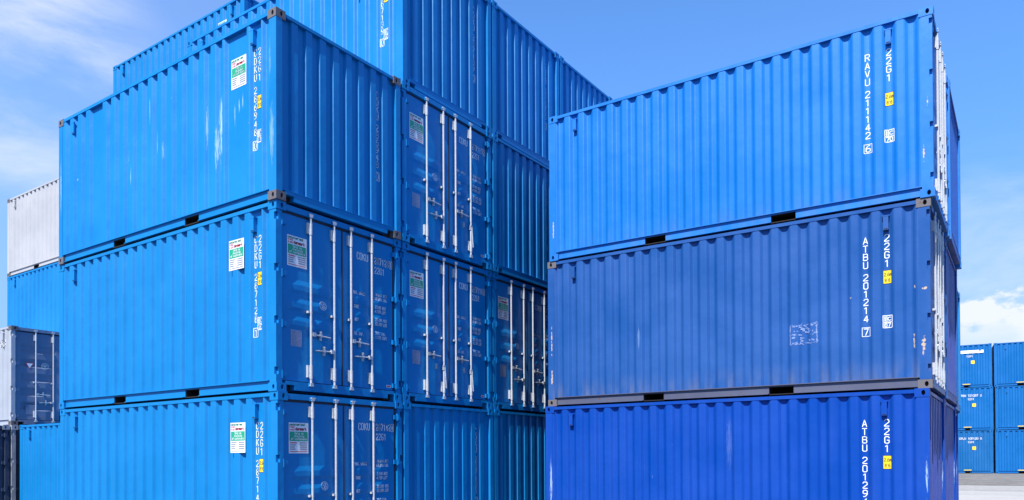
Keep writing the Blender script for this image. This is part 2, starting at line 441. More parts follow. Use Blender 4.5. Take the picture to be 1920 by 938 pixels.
# ------------------------------------------------------------------ stroke lettering
c = 0.22
F = {
    '0': [[(c, 0), (1 - c, 0), (1, c * .6), (1, 1 - c * .6), (1 - c, 1), (c, 1), (0, 1 - c * .6), (0, c * .6), (c, 0)]],
    '1': [[(0.15, 0.8), (0.55, 1), (0.55, 0)]],
    '2': [[(0, 0.82), (c, 1), (1 - c, 1), (1, 0.85), (1, 0.62), (0, 0.12), (0, 0), (1, 0)]],
    '3': [[(0, 0.88), (c, 1), (1 - c, 1), (1, 0.87), (1, 0.62), (0.75, 0.52), (0.35, 0.52)], [(0.75, 0.52), (1, 0.4), (1, 0.13), (1 - c, 0), (c, 0), (0, 0.12)]],
    '4': [[(0.72, 0), (0.72, 1), (0, 0.28), (1, 0.28)]],
    '5': [[(1, 1), (0.06, 1), (0, 0.58), (0.7, 0.62), (1, 0.48), (1, 0.14), (1 - c, 0), (c, 0), (0, 0.12)]],
    '6': [[(0.9, 1), (0.5, 1), (0, 0.6), (0, 0.13), (c, 0), (1 - c, 0), (1, 0.13), (1, 0.42), (1 - c, 0.55), (0.05, 0.52)]],
    '7': [[(0, 1), (1, 1), (0.35, 0)]],
    '8': [[(c, 0.53), (0.05, 0.66), (0.05, 0.88), (c, 1), (1 - c, 1), (0.95, 0.88), (0.95, 0.66), (1 - c, 0.53), (c, 0.53), (0, 0.4), (0, 0.13), (c, 0), (1 - c, 0), (1, 0.13), (1, 0.4), (1 - c, 0.53)]],
    '9': [[(0.1, 0), (0.5, 0), (1, 0.4), (1, 0.87), (1 - c, 1), (c, 1), (0, 0.87), (0, 0.58), (c, 0.45), (0.95, 0.48)]],
    'A': [[(0, 0), (0.5, 1), (1, 0)], [(0.18, 0.3), (0.82, 0.3)]],
    'B': [[(0, 0), (0, 1), (0.75, 1), (0.97, 0.88), (0.97, 0.64), (0.75, 0.53), (0, 0.53)], [(0.75, 0.53), (1, 0.4), (1, 0.13), (0.78, 0), (0, 0)]],
    'C': [[(1, 0.8), (1, 0.87), (1 - c, 1), (c, 1), (0, 0.87), (0, 0.13), (c, 0), (1 - c, 0), (1, 0.13), (1, 0.2)]],
    'D': [[(0, 0), (0, 1), (0.65, 1), (1, 0.83), (1, 0.17), (0.65, 0), (0, 0)]],
    'E': [[(1, 0), (0, 0), (0, 1), (1, 1)], [(0, 0.52), (0.8, 0.52)]],
    'F': [[(0, 0), (0, 1), (1, 1)], [(0, 0.52), (0.8, 0.52)]],
    'G': [[(1, 0.8), (1, 0.87), (1 - c, 1), (c, 1), (0, 0.87), (0, 0.13), (c, 0), (1 - c, 0), (1, 0.13), (1, 0.46), (0.55, 0.46)]],
    'I': [[(0.5, 0), (0.5, 1)]],
    'K': [[(0, 0), (0, 1)], [(1, 1), (0.05, 0.45)], [(0.3, 0.6), (1, 0)]],
    'L': [[(0, 1), (0, 0), (1, 0)]],
    'M': [[(0, 0), (0, 1), (0.5, 0.4), (1, 1), (1, 0)]],
    'N': [[(0, 0), (0, 1), (1, 0), (1, 1)]],
    'O': [[(c, 0), (1 - c, 0), (1, c * .6), (1, 1 - c * .6), (1 - c, 1), (c, 1), (0, 1 - c * .6), (0, c * .6), (c, 0)]],
    'P': [[(0, 0), (0, 1), (0.78, 1), (1, 0.86), (1, 0.6), (0.78, 0.46), (0, 0.46)]],
    'R': [[(0, 0), (0, 1), (0.78, 1), (1, 0.86), (1, 0.62), (0.78, 0.5), (0, 0.5)], [(0.5, 0.5), (1, 0)]],
    'S': [[(1, 0.86), (1 - c, 1), (c, 1), (0, 0.86), (0, 0.66), (c, 0.54), (1 - c, 0.48), (1, 0.36), (1, 0.13), (1 - c, 0), (c, 0), (0, 0.13)]],
    'T': [[(0, 1), (1, 1)], [(0.5, 1), (0.5, 0)]],
    'U': [[(0, 1), (0, 0.13), (c, 0), (1 - c, 0), (1, 0.13), (1, 1)]],
    'V': [[(0, 1), (0.5, 0), (1, 1)]],
    'W': [[(0, 1), (0.25, 0), (0.5, 0.7), (0.75, 0), (1, 1)]],
    'X': [[(0, 0), (1, 1)], [(0, 1), (1, 0)]],
    '.': [[(0.45, 0), (0.45, 0.1)]],
    ',': [[(0.5, 0.1), (0.35, -0.15)]],
    "'": [[(0.5, 1), (0.45, 0.75)]],
    '-': [[(0.1, 0.5), (0.9, 0.5)]],
    'a': [[(0.05, 0.62), (0.5, 0.68), (0.95, 0.55), (0.95, 0)], [(0.95, 0.4), (0.3, 0.4), (0, 0.2), (0.3, 0), (0.95, 0.12)]],
    'c': [[(0.95, 0.58), (0.4, 0.68), (0, 0.45), (0, 0.2), (0.4, 0), (0.95, 0.1)]],
    'd': [[(0.95, 1), (0.95, 0)], [(0.95, 0.58), (0.4, 0.68), (0, 0.45), (0, 0.2), (0.4, 0), (0.95, 0.1)]],
    'e': [[(0, 0.36), (0.95, 0.36), (0.9, 0.6), (0.4, 0.68), (0, 0.45), (0, 0.2), (0.4, 0), (0.95, 0.08)]],
    'f': [[(0.9, 1), (0.5, 0.95), (0.4, 0.7), (0.4, 0)], [(0.1, 0.66), (0.85, 0.66)]],
    'g': [[(0.95, 0.66), (0.95, -0.15), (0.5, -0.28), (0.1, -0.2)], [(0.95, 0.58), (0.4, 0.68), (0, 0.45), (0, 0.2), (0.4, 0), (0.95, 0.1)]],
    'i': [[(0.5, 0.66), (0.5, 0)], [(0.5, 0.86), (0.5, 0.96)]],
    'j': [[(0.6, 0.66), (0.6, -0.15), (0.2, -0.25)], [(0.6, 0.86), (0.6, 0.96)]],
    'k': [[(0.05, 1), (0.05, 0)], [(0.9, 0.66), (0.1, 0.3)], [(0.35, 0.42), (0.95, 0)]],
    'l': [[(0.5, 1), (0.5, 0)]],
    'm': [[(0, 0), (0, 0.66), (0.4, 0.66), (0.5, 0.5), (0.5, 0)], [(0.5, 0.5), (0.6, 0.66), (0.9, 0.66), (1, 0.5), (1, 0)]],
    'n': [[(0.05, 0), (0.05, 0.66)], [(0.05, 0.5), (0.4, 0.68), (0.9, 0.55), (0.9, 0)]],
    'o': [[(0.4, 0), (0, 0.2), (0, 0.45), (0.4, 0.68), (0.6, 0.68), (1, 0.45), (1, 0.2), (0.6, 0), (0.4, 0)]],
    'r': [[(0.1, 0), (0.1, 0.66)], [(0.1, 0.48), (0.5, 0.68), (0.9, 0.62)]],
    's': [[(0.9, 0.6), (0.4, 0.68), (0.1, 0.55), (0.9, 0.2), (0.6, 0), (0.05, 0.06)]],
    't': [[(0.45, 0.95), (0.45, 0.1), (0.9, 0)], [(0.1, 0.66), (0.85, 0.66)]],
    'v': [[(0, 0.66), (0.5, 0), (1, 0.66)]],
}


def stroke(mb, fn, pts, th, mname, fine):
    """polyline of constant thickness, draped by fn(u, v) -> xyz"""
    for (a, b_) in zip(pts[:-1], pts[1:]):
        ax, ay = a
        bx_, by_ = b_
        ln = math.hypot(bx_ - ax, by_ - ay)
        if ln < 1e-6:
            continue
        dx, dy = (bx_ - ax) / ln, (by_ - ay) / ln
        nx, ny = -dy * th / 2, dx * th / 2
        ex, ey = dx * th * 0.42, dy * th * 0.42
        ax, ay, bx_, by_ = ax - ex, ay - ey, bx_ + ex, by_ + ey
        n = max(1, int(abs(bx_ - ax) / fine)) if fine else 1
        for k in range(n):
            t0, t1 = k / n, (k + 1) / n
            p0 = (ax + (bx_ - ax) * t0, ay + (by_ - ay) * t0)
            p1 = (ax + (bx_ - ax) * t1, ay + (by_ - ay) * t1)
            mb.face([fn(p0[0] - nx, p0[1] - ny), fn(p1[0] - nx, p1[1] - ny),
                     fn(p1[0] + nx, p1[1] + ny), fn(p0[0] + nx, p0[1] + ny)], mname)


def word(mb, fn, s, u, v, h, wd=0.55, th=0.15, gap=0.28, mname=None, slant=0.0, fine=None):
    """horizontal word, lower left at (u, v), capital height h"""
    cw = h * wd
    for ch in s:
        if ch in F:
            for pl in F[ch]:
                pts = [(u + x * cw + slant * y * h, v + y * h) for x, y in pl]
                stroke(mb, fn, pts, th * h, mname, fine)
        u += cw * (0.5 if ch in ".,'" else 1) + gap * h
    return u


def column(mb, fn, s, u, ztop, h, pitch, wd=0.55, th=0.15, mname=None, fine=0.012):
    """vertical column of characters centred on u; last char boxed when preceded by '|'"""
    z = ztop
    box_ = False
    for ch in s:
        if ch == ' ':
            z -= pitch * 0.5
            continue
        if ch == '|':
            box_ = True
            z -= pitch * 0.12
            continue
        cw = h * wd
        for pl in F[ch]:
            stroke(mb, fn, [(u - cw / 2 + x * cw, z - h + y * h) for x, y in pl], th * h, mname, fine)
        if box_:
            a, b_ = cw * 0.95, h * 0.2
            stroke(mb, fn, [(u - a, z - h - b_), (u + a, z - h - b_), (u + a, z + b_), (u - a, z + b_), (u - a, z - h - b_)], th * h * 0.7, mname, fine)
        z -= pitch


def rect(mb, fn, u0, u1, v0, v1, mname, n=1):
    for k in range(n):
        a, b_ = u0 + (u1 - u0) * k / n, u0 + (u1 - u0) * (k + 1) / n
        mb.face([fn(a, v0), fn(b_, v0), fn(b_, v1), fn(a, v1)], mname)


# ------------------------------------------------------------------ container
W, H = 2.438, 2.591
PITCH = 0.278
DEEP = 0.047
Y_OUT = 0.010


def side_profile(L, c0, wides=(), mark=0):
    """(x, depth) corner points of a long wall, x from -L+.14 up to -.15; depth measured inwards"""
    pts = []
    SL = 0.042 if mark else 0.054
    xs = []
    k = 0
    while c0 - k * PITCH > -L + 0.20:
        xs.append(c0 - k * PITCH)
        k += 1
    merged = []
    i = 0
    while i < len(xs):
        if i in wides and i + 1 < len(xs):
            merged.append((xs[i + 1] - 0.035, xs[i] + 0.035))
            i += 2
        else:
            merged.append((xs[i] - 0.035, xs[i] + 0.035))
            i += 1
    if mark:
        keep = [m_ for m_ in merged if m_[1] < (-1.19 if mark == 2 else -0.66)]
        merged = [(-0.270, -0.205), (-0.545, -0.375)] + ([(-1.125, -0.690)] if mark == 2 else []) + keep
    pts.append((-0.13, Y_OUT))
    for a, b_ in merged:
        pts += [(b_ + SL, Y_OUT), (b_, Y_OUT + DEEP), (a, Y_OUT + DEEP), (a - SL, Y_OUT)]
    pts.append((-L + 0.11, Y_OUT))
    pts = [p for p in pts if -L + 0.11 <= p[0] <= -0.13]
    pts.sort(key=lambda p: p[0])
    # soften every bend of the pressed sheet
    out = [pts[0]]
    for p0, p1, p2 in zip(pts[:-2], pts[1:-1], pts[2:]):
        d0 = math.hypot(p1[0] - p0[0], p1[1] - p0[1])
        d1 = math.hypot(p2[0] - p1[0], p2[1] - p1[1])
        if d0 < 0.02 or d1 < 0.02:
            out.append(p1)
            continue
        q = 0.011
        out.append((p1[0] - (p1[0] - p0[0]) * q / d0, p1[1] - (p1[1] - p0[1]) * q / d0))
        out.append((p1[0] + (p2[0] - p1[0]) * q / d1, p1[1] + (p2[1] - p1[1]) * q / d1))
    out.append(pts[-1])
    return out


def interp(pts, x):
    if x <= pts[0][0]:
        return pts[0][1]
    for (a, da), (b_, db) in zip(pts[:-1], pts[1:]):
        if x <= b_:
            return da + (db - da) * (x - a) / max(1e-9, b_ - a)
    return pts[-1][1]


END_PTS = [(0.09, 0.03)]
_y = 0.215
END_PTS.append((0.145, 0.03))
END_PTS.append((0.163, 0.072))
k = 0
while True:
    a = 0.270 + 0.2525 * k
    if a + 0.13 > W - 0.09:
        break
    END_PTS += [(a, 0.072), (a + 0.018, 0.030), (a + 0.128, 0.030), (a + 0.146, 0.072)]
    k += 1
END_PTS = [p for p in END_PTS if p[0] < W - 0.12] + [(W - 0.105, 0.072), (W - 0.09, 0.03)]


def hole_plate(mb, O, U, V, N, uw, vh, cu, cv, ru, rv, depth):
    """rectangle O..O+U*uw, O+V*vh with an oval opening sunk along -N"""
    O, U, V, N = Vector(O), Vector(U), Vector(V), Vector(N)
    angs = sorted(set([2 * math.pi * k / 14 for k in range(14)] +
                      [math.atan2((vv - cv), (uu - cu)) % (2 * math.pi) for uu in (0, uw) for vv in (0, vh)]))
    outr, inr, dpr = [], [], []
    for a in angs:
        ca, sa = math.cos(a), math.sin(a)
        ts = []
        if ca > 1e-9: ts.append((uw - cu) / ca)
        if ca < -1e-9: ts.append(-cu / ca)
        if sa > 1e-9: ts.append((vh - cv) / sa)
        if sa < -1e-9: ts.append(-cv / sa)
        t_ = min(ts)
        outr.append(O + U * (cu + ca * t_) + V * (cv + sa * t_))
        p = O + U * (cu + ca * ru) + V * (cv + sa * rv)
        inr.append(p)
        dpr.append(p - N * depth)
    n = len(angs)
    mb.faces(outr + inr, [(i, (i + 1) % n, n + (i + 1) % n, n + i) for i in range(n)])
    mb.faces(inr + dpr, [(i, (i + 1) % n, n + (i + 1) % n, n + i) for i in range(n)])
    mb.faces(dpr, [tuple(range(n))], 'dark_steel_shade')  # near-black cap, the shade inside the opening as colour


def casting_builder(ex, sy, top, L):
    """corner casting: ex 0 = +x end, 1 = far end; sy 0 = y 0 side, 1 = far side"""
    def build(mb):
        lx, ly, lz = 0.178, 0.162, 0.118
        x0 = -lx if ex == 0 else -L
        y0 = 0 if sy == 0 else W - ly
        z0 = H - lz - 0.001 if top else 0.001
        x1, y1, z1 = x0 + lx, y0 + ly, z0 + lz
        # long side face
        if sy == 0:
            hole_plate(mb, (x0, y0, z0), (1, 0, 0), (0, 0, 1), (0, -1, 0), lx, lz, lx * (0.60 if ex == 0 else 0.40), lz / 2, 0.024, 0.036, 0.05)
            mb.face([(x0, y1, z0), (x1, y1, z0), (x1, y1, z1), (x0, y1, z1)])
        else:
            hole_plate(mb, (x0, y1, z0), (1, 0, 0), (0, 0, 1), (0, 1, 0), lx, lz, lx / 2, lz / 2, 0.026, 0.036, 0.05)
            mb.face([(x0, y0, z0), (x1, y0, z0), (x1, y0, z1), (x0, y0, z1)])
        if ex == 0:
            hole_plate(mb, (x1, y0, z0), (0, 1, 0), (0, 0, 1), (1, 0, 0), ly, lz, ly * (0.58 if sy == 0 else 0.42), lz / 2, 0.022, 0.036, 0.05)
            mb.face([(x0, y0, z0), (x0, y1, z0), (x0, y1, z1), (x0, y0, z1)])
        else:
            hole_plate(mb, (x0, y0, z0), (0, 1, 0), (0, 0, 1), (-1, 0, 0), ly, lz, ly / 2, lz / 2, 0.022, 0.036, 0.05)
            mb.face([(x1, y0, z0), (x1, y1, z0), (x1, y1, z1), (x1, y0, z1)])
        hole_plate(mb, (x0, y0, z1), (1, 0, 0), (0, 1, 0), (0, 0, 1), lx, ly, lx / 2, ly / 2, 0.05, 0.03, 0.05)
        mb.face([(x0, y0, z0), (x1, y0, z0), (x1, y1, z0), (x0, y1, z0)])
    return build


def post_builder(ex, sy, L, slots):
    def build(mb):
        z0, z1 = 0.121, H - 0.121
        def seg(a, b_, cut):
            # cut: notch bitten out of the outer vertical edge
            if ex == 0:
                x0, x1 = -0.155, (-0.016 if slots else -0.004)
            else:
                x0, x1 = -L + 0.004, -L + 0.135
            dy = 0.012 if slots and ex == 0 else 0.10
            if sy == 0: y0, y1 = 0.005, 0.105
            else: y0, y1 = W - 0.105, W - 0.005
            mb.box(x0, x1, y0, y1, a, b_)
        if slots and ex == 0:
            zs = [0.28, 0.97, 1.68, 2.38]
            cur = z0
            for zc in zs:
                h_ = 0.05
                seg(cur, zc - h_, False)
                # notch: only the front half of the post is bitten
                if sy == 0:
                    mb.box(-0.155, -0.055, 0.005, 0.105, zc - h_, zc + h_)
                    mb.box(-0.055, -0.016, 0.045, 0.105, zc - h_, zc + h_)
                else:
                    mb.box(-0.155, -0.055, W - 0.105, W - 0.005, zc - h_, zc + h_)
                    mb.box(-0.055, -0.016, W - 0.105, W - 0.045, zc - h_, zc + h_)
                cur = zc + h_
            seg(cur, z1, False)
        else:
            seg(z0, z1, False)
    return build


def wall_builder(pts, side, L):
    def build(mb):
        z0, z1 = 0.150, H - 0.048
        vs, fs = [], []
        n = len(pts)
        for (x, d) in pts:
            y = d if side == 0 else W - d
            for z in (z0, z1):
                vs.append((x, y, z))
        for i in range(n - 1):
            fs.append((2 * i, 2 * i + 2, 2 * i + 3, 2 * i + 1))
        mb.faces(vs, fs)
    return build


def end_builder(ex, L):
    def build(mb):
        z0, z1 = 0.150, H - 0.068
        vs, fs = [], []
        for (y, d) in END_PTS:
            x = -d if ex == 0 else -L + d
            vs += [(x, y, z0), (x, y, z1)]
        for i in range(len(END_PTS) - 1):
            fs.append((2 * i, 2 * i + 2, 2 * i + 3, 2 * i + 1))
        mb.faces(vs, fs)
    return build


def toprail_builder(side, L):
    def build(mb):
        a, b_ = (0.004, 0.066) if side == 0 else (W - 0.066, W - 0.004)
        mb.box(-L + 0.178, -0.178, a, b_, H - 0.064, H - 0.014)
    return build


def botrail_builder(side, L, pockets):
    def build(mb):
        f = (lambda d: d) if side == 0 else (lambda d: W - d)
        def bx_(x0, x1, d0, d1, z0, z1, mn=None):
            y0, y1 = sorted((f(d0), f(d1)))
            mb.box(x0, x1, y0, y1, z0, z1, mn)
        x0, x1 = -L + 0.178, -0.178
        cuts = sorted(-p for p in pockets)
        cur = x0
        for pc in cuts:
            bx_(cur, pc - 0.18, 0.034, 0.046, 0.031, 0.150)
            bx_(pc - 0.18, pc + 0.18, 0.034, 0.046, 0.132, 0.150)
            # tunnel of the fork pocket, open at the mouth
            for (za, zb) in ((0.014, 0.026),):
                bx_(pc - 0.18, pc + 0.18, 0.034, 0.60, za, zb, 'dark_steel_shade')
            bx_(pc - 0.18, pc + 0.18, 0.0465, 0.60, 0.128, 0.131, 'dark_steel_shade')
            bx_(pc - 0.186, pc - 0.180, 0.0465, 0.60, 0.027, 0.130, 'dark_steel_shade')
            bx_(pc + 0.180, pc + 0.186, 0.0465, 0.60, 0.027, 0.130, 'dark_steel_shade')
            bx_(pc - 0.18, pc + 0.18, 0.60, 0.605, 0.027, 0.130, 'dark_steel_shade')
            cur = pc + 0.18
        bx_(cur, x1, 0.034, 0.046, 0.031, 0.150)
        bx_(x0, x1, 0.004, 0.055, 0.150, 0.160)       # upper flange
        bx_(x0, x1, 0.006, 0.055, 0.022, 0.0305) if not cuts else None
        if cuts:
            cur = x0
            for pc in cuts:
                bx_(cur, pc - 0.19, 0.006, 0.055, 0.022, 0.0305)
                cur = pc + 0.19
            bx_(cur, x1, 0.006, 0.055, 0.022, 0.0305)
    return build


def roof_builder(L):
    def build(mb):
        # corrugated roof sheet
        vs, fs = [], []
        n = 0
        x = -L + 0.06
        while x < -0.06:
            for dx, dz in ((0, 0), (0.10, 0), (0.12, -0.018), (0.19, -0.018)):
                if x + dx < -0.06:
                    vs += [(x + dx, 0.05, H - 0.012 + dz), (x + dx, W - 0.05, H - 0.012 + dz)]
                    n += 1
            x += 0.21
        for i in range(n - 1):
            fs.append((2 * i, 2 * i + 2, 2 * i + 3, 2 * i + 1))
        mb.faces(vs, fs)
    return build


def floor_builder(L):
    def build(mb):
        mb.box(-L + 0.05, -0.08, 0.06, W - 0.06, 0.142, 0.170, 'plywood_floor')
        x = -L + 0.30
        while x < -0.25:
            if all(abs(x + p) > 0.26 for p in (2.0, 4.058)):
                mb.box(x, x + 0.045, 0.057, W - 0.057, 0.030, 0.141)
            x += 0.30
    return build


def header_builder(ex, L, door=False):
    def build(mb):
        h_ = 0.10 if door else 0.068
        d0 = 0.012
        x0, x1 = (-0.08, -d0) if ex == 0 else (-L + d0, -L + 0.08)
        mb.box(x0, x1, 0.162, W - 0.162, H - h_, H - 0.022)
        if not door:
            pass
    return build


def sill_builder(ex, L, door=False):
    def build(mb):
        h_ = 0.150
        for (y0, y1, z0) in ((0.163, 0.305, 0.100), (0.305, W - 0.305, 0.030), (W - 0.305, W - 0.163, 0.100)):
            x0, x1 = (-0.10, -0.010) if ex == 0 else (-L + 0.010, -L + 0.10)
            mb.box(x0, x1, y0, y1, z0, h_)
        # near-black blocks that paint the shade behind the notches
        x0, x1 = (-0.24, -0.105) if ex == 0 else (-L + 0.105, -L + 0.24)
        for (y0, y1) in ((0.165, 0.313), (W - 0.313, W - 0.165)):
            mb.box(x0, x1, y0, y1, 0.008, 0.099, 'dark_steel_shade')
        if not door:
            x0, x1 = (-0.09, -0.004) if ex == 0 else (-L + 0.004, -L + 0.09)
            mb.box(x0, x1, 0.163, W - 0.163, h_ + 0.0005, h_ + 0.008)
    return build


DOORX = -0.050


def door_x(u, v):
    # y ramps of the two leaves and the pressed ribs (ribs stand outward)
    for y0, y1 in ((0.127, 1.203), (1.235, 2.282)):
        if y0 <= u <= y1:
            a = min(1, max(0, (u - y0 - 0.09) / 0.07), max(0, (y1 - 0.09 - u) / 0.07))
            b_ = interp(leaf_depth_z(BANDS3), v)
            return DOORX + 0.012 * a * b_
    return DOORX


BANDS3 = [(1.575, 0.19), (1.325, 0.19), (1.075, 0.19)]
BANDS5 = [(2.16, 0.24), (1.78, 0.24), (1.40, 0.24), (1.02, 0.24), (0.64, 0.24)]


def leaf_depth_z(bands):
    zs = [(0.165, 0.0), (2.455, 0.0)]
    for (zt, hh) in bands:
        zs += [(zt, 0), (zt - 0.070, 1), (zt - hh + 0.05, 1), (zt - hh, 0)]
    zs.sort()
    return zs


def leaf_builder(y0, y1, bands, square=False):
    def build(mb):
        X = DOORX
        yl = [(y0, 0), (y0 + 0.09, 0), (y0 + 0.16, 1), (y1 - 0.16, 1), (y1 - 0.09, 0), (y1, 0)]
        # subdivide so the pressed bands bow slightly
        yy = [yl[0], yl[1], yl[2]] + [(y0 + 0.16 + (y1 - y0 - 0.32) * k / 8, 1) for k in range(1, 8)] + yl[3:]
        zz = leaf_depth_z(bands)
        rnd = random.Random(int(y0 * 100) + len(bands))
        vs, fs = [], []
        for (y, my) in yy:
            for (z, dz) in zz:
                d_ = my * dz
                wob = 0.0
                if 0 < d_ and not square:
                    wob = rnd.uniform(-0.010, 0.010)
                vs.append((X + (0.012 if not square else -0.045) * d_, y, z + wob * 0.6))
        nz_ = len(zz)
        for i in range(len(yy) - 1):
            for j in range(nz_ - 1):
                fs.append((i * nz_ + j, (i + 1) * nz_ + j, (i + 1) * nz_ + j + 1, i * nz_ + j + 1))
        mb.faces(vs, fs)
        # edges of the leaf
        mb.box(X - 0.045, X - 0.0005, y0 - 0.0005, y0 + 0.012, 0.165, 2.455)
        mb.box(X - 0.045, X - 0.0005, y1 - 0.012, y1 + 0.0005, 0.165, 2.455)
    return build


def gasket_builder():
    def build(mb):
        X = DOORX - 0.006
        g = 'door_gasket'
        mb.box(X - 0.03, X, 0.095, W - 0.095, 2.456, 2.495, g)
        mb.box(X - 0.03, X, 0.095, W - 0.095, 0.148, 0.1645, g)
        mb.box(X - 0.03, X + 0.010, 1.2045, 1.2335, 0.166, 2.454, g)
        mb.box(X - 0.03, X - 0.01, W - 0.155, W - 0.1065, 0.166, 2.454, g)
        mb.box(X - 0.03, X - 0.01, 0.1065, 0.125, 0.166, 2.454, g)
    return build


def bar_builder(y, mirror, loose):
    """one locking bar with guides, cams and its handle; y = position across the end"""
    def build(mb):
        xc = -0.004
        G = 'galvanised_steel'
        mb.cyl((xc, y, 0.135), (xc, y, 2.505), 0.0165, 10, G)
        for (zc, hh) in ((2.335, 0.075), (0.315, 0.085)):
            mb.box(-0.049, -0.014, y - 0.050, y - 0.012, zc - hh, zc + hh, G)
            mb.cyl((xc, y, zc - hh * 1.25), (xc, y, zc + hh * 0.9), 0.023, 10, G)
        mb.box(-0.049, 0.000, y - 0.050, y + 0.024, 1.135, 1.165, G)
        for (za, zb, s_) in ((2.488, 2.535, 1), (0.100, 0.150, -1)):
            mb.box(-0.022, 0.014, y - 0.026, y + 0.028, za, zb, G)
            mb.cyl((0.001, y - 0.04, (za + zb) / 2 + 0.012 * s_), (0.001, y + 0.045, (za + zb) / 2 + 0.012 * s_), 0.010, 8, G)
            mb.box(-0.0115, 0.002, y - 0.045, y - 0.027, za - 0.006, zb + 0.004)
            mb.box(-0.0115, 0.002, y + 0.030, y + 0.046, za - 0.006, zb + 0.004)
    return build


def handle_builder(y, direction, z, loose):
    def build(mb):
        G = 'worn_zinc'
        x = -0.018
        if loose:
            # handle hanging down along the bar
            mb.cyl((x + 0.03, y + 0.008, z + 0.02), (x + 0.04, y + 0.03, z - 0.34), 0.010, 8, G)
            mb.box(x - 0.01, x + 0.03, y - 0.026, y + 0.030, z - 0.03, z + 0.05, G)
            mb.box(x - 0.02, x + 0.0, y + direction * 0.18 - 0.02, y + direction * 0.18 + 0.02, z - 0.02, z + 0.07, G)
            return
        mb.box(x - 0.004, x + 0.036, *sorted((y + direction * 0.018, y + direction * 0.075)), z - 0.028, z + 0.028, G)
        mb.cyl((x + 0.012, y + direction * 0.06, z), (x + 0.012, y + direction * 0.36, z - 0.012), 0.0105, 8, G)
        c_ = y + direction * 0.185
        mb.cyl((x - 0.02, c_, z), (x + 0.018, c_, z), 0.030, 10, G)
        mb.box(x - 0.018, x + 0.006, c_ - 0.018, c_ + 0.018, z - 0.068, z + 0.068, G)
        mb.cyl((x + 0.006, c_, z + 0.045), (x + 0.024, c_, z + 0.045), 0.012, 8, G)
    return build


def hinge_builder(side, z):
    def build(mb):
        if side == 1:
            mb.box(DOORX + 0.001, -0.012, W - 0.185, W - 0.106, z - 0.035, z + 0.035)
            mb.cyl((-0.022, W - 0.112, z - 0.055), (-0.022, W - 0.112, z + 0.055), 0.019, 10)
            mb.box(-0.040, 0.004, W - 0.106, W - 0.060, z - 0.040, z + 0.040)
        else:
            mb.box(DOORX + 0.001, -0.018, 0.106, 0.180, z - 0.035, z + 0.035)
            mb.cyl((-0.024, 0.110, z - 0.055), (-0.024, 0.110, z + 0.055), 0.015, 10)
    return build


def placard_builder(fn, u, v, n=1, w_=0.34, h_=0.425, faded=False):
    """company placard: logo lines, green panel, printed rows"""
    def build(mb):
        f1 = lambda a, b_: fn(a, b_, 0.003)
        f2 = lambda a, b_: fn(a, b_, 0.0045)
        f3 = lambda a, b_: fn(a, b_, 0.006)
        rect(mb, f1, u, u + w_, v, v + h_, 'placard_white', n)
        rect(mb, f2, u + 0.012, u + w_ - 0.012, v + h_ * 0.40, v + h_ * 0.71, 'placard_green', n)
        word(mb, f2, 'containerland', u + 0.012, v + h_ * 0.905, 0.030, 0.48, 0.24, 0.20, 'placard_green')
        word(mb, f2, 'danmark', u + 0.115, v + h_ * 0.755, 0.038, 0.52, 0.24, 0.22, 'placard_red')
        # little flags
        for zz in (0.83, 0.745):
            rect(mb, f2, u + 0.012, u + 0.028, v + h_ * zz, v + h_ * (zz + 0.055), 'placard_red')
            rect(mb, f2, u + 0.042, u + 0.098, v + h_ * zz, v + h_ * (zz + 0.055), 'placard_red')
            rect(mb, f3, u + 0.042, u + 0.098, v + h_ * (zz + 0.022), v + h_ * (zz + 0.033), 'placard_white')
        word(mb, f3, 'Salg og', u + 0.100, v + h_ * 0.625, 0.028, 0.55, 0.2, 0.24, 'placard_white')
        word(mb, f3, 'udlejning', u + 0.070, v + h_ * 0.530, 0.028, 0.55, 0.2, 0.24, 'placard_white')
        word(mb, f3, 'af containere', u + 0.040, v + h_ * 0.440, 0.028, 0.52, 0.2, 0.22, 'placard_white')
        ink = 'placard_grey_print'
        for k_ in range(4):
            zz = v + h_ * (0.325 - 0.068 * k_)
            rect(mb, f2, u + 0.02, u + 0.02 + (0.12, 0.10, 0.085, 0.095)[k_], zz, zz + 0.015, 'placard_red' if k_ == 0 and not faded else ink)
            rect(mb, f2, u + 0.19, u + 0.32, zz, zz + 0.015, ink)
        rect(mb, f2, u + 0.02, u + w_ - 0.02, v + 0.020, v + 0.030, 'placard_red' if not faded else ink)
    return build


def mark_box(mb, fn, u, v, digits, fine=0.015, w_=0.115, h_=0.17):
    """'iC' emblem in an outlined box over two digits"""
    M = 'white_lettering'
    t_ = 0.010
    stroke(mb, fn, [(u, v), (u + w_, v), (u + w_, v + h_), (u, v + h_), (u, v)], t_, M, fine)
    stroke(mb, fn, [(u, v + h_ * 0.46), (u + w_, v + h_ * 0.46)], t_, M, fine)
    stroke(mb, fn, [(u + w_ * 0.40, v + h_ * 0.46), (u + w_ * 0.40, v + h_)], t_, M, fine)
    stroke(mb, fn, [(u + w_ * 0.2, v + h_ * 0.56), (u + w_ * 0.2, v + h_ * 0.90)], t_ * 1.4, M, fine)
    cx_, cy_, rr = u + w_ * 0.71, v + h_ * 0.73, 0.023
    stroke(mb, fn, [(cx_ + rr * math.cos(R(a)), cy_ + rr * math.sin(R(a))) for a in range(45, 320, 30)], t_, M, fine)
    word(mb, fn, digits, u + w_ * 0.16, v + h_ * 0.08, h_ * 0.30, 0.62, 0.2, 0.22, M, fine=fine)


def thing(name, label, cat, group, loc, rz=0.0):
    o = bpy.data.objects.new(name, None)
    o.empty_display_size = 0.5
    o.location = loc
    o.rotation_euler = (0, 0, rz)
    o['label'] = label
    o['category'] = cat
    if group:
        o['group'] = group
    col.objects.link(o)
    return o


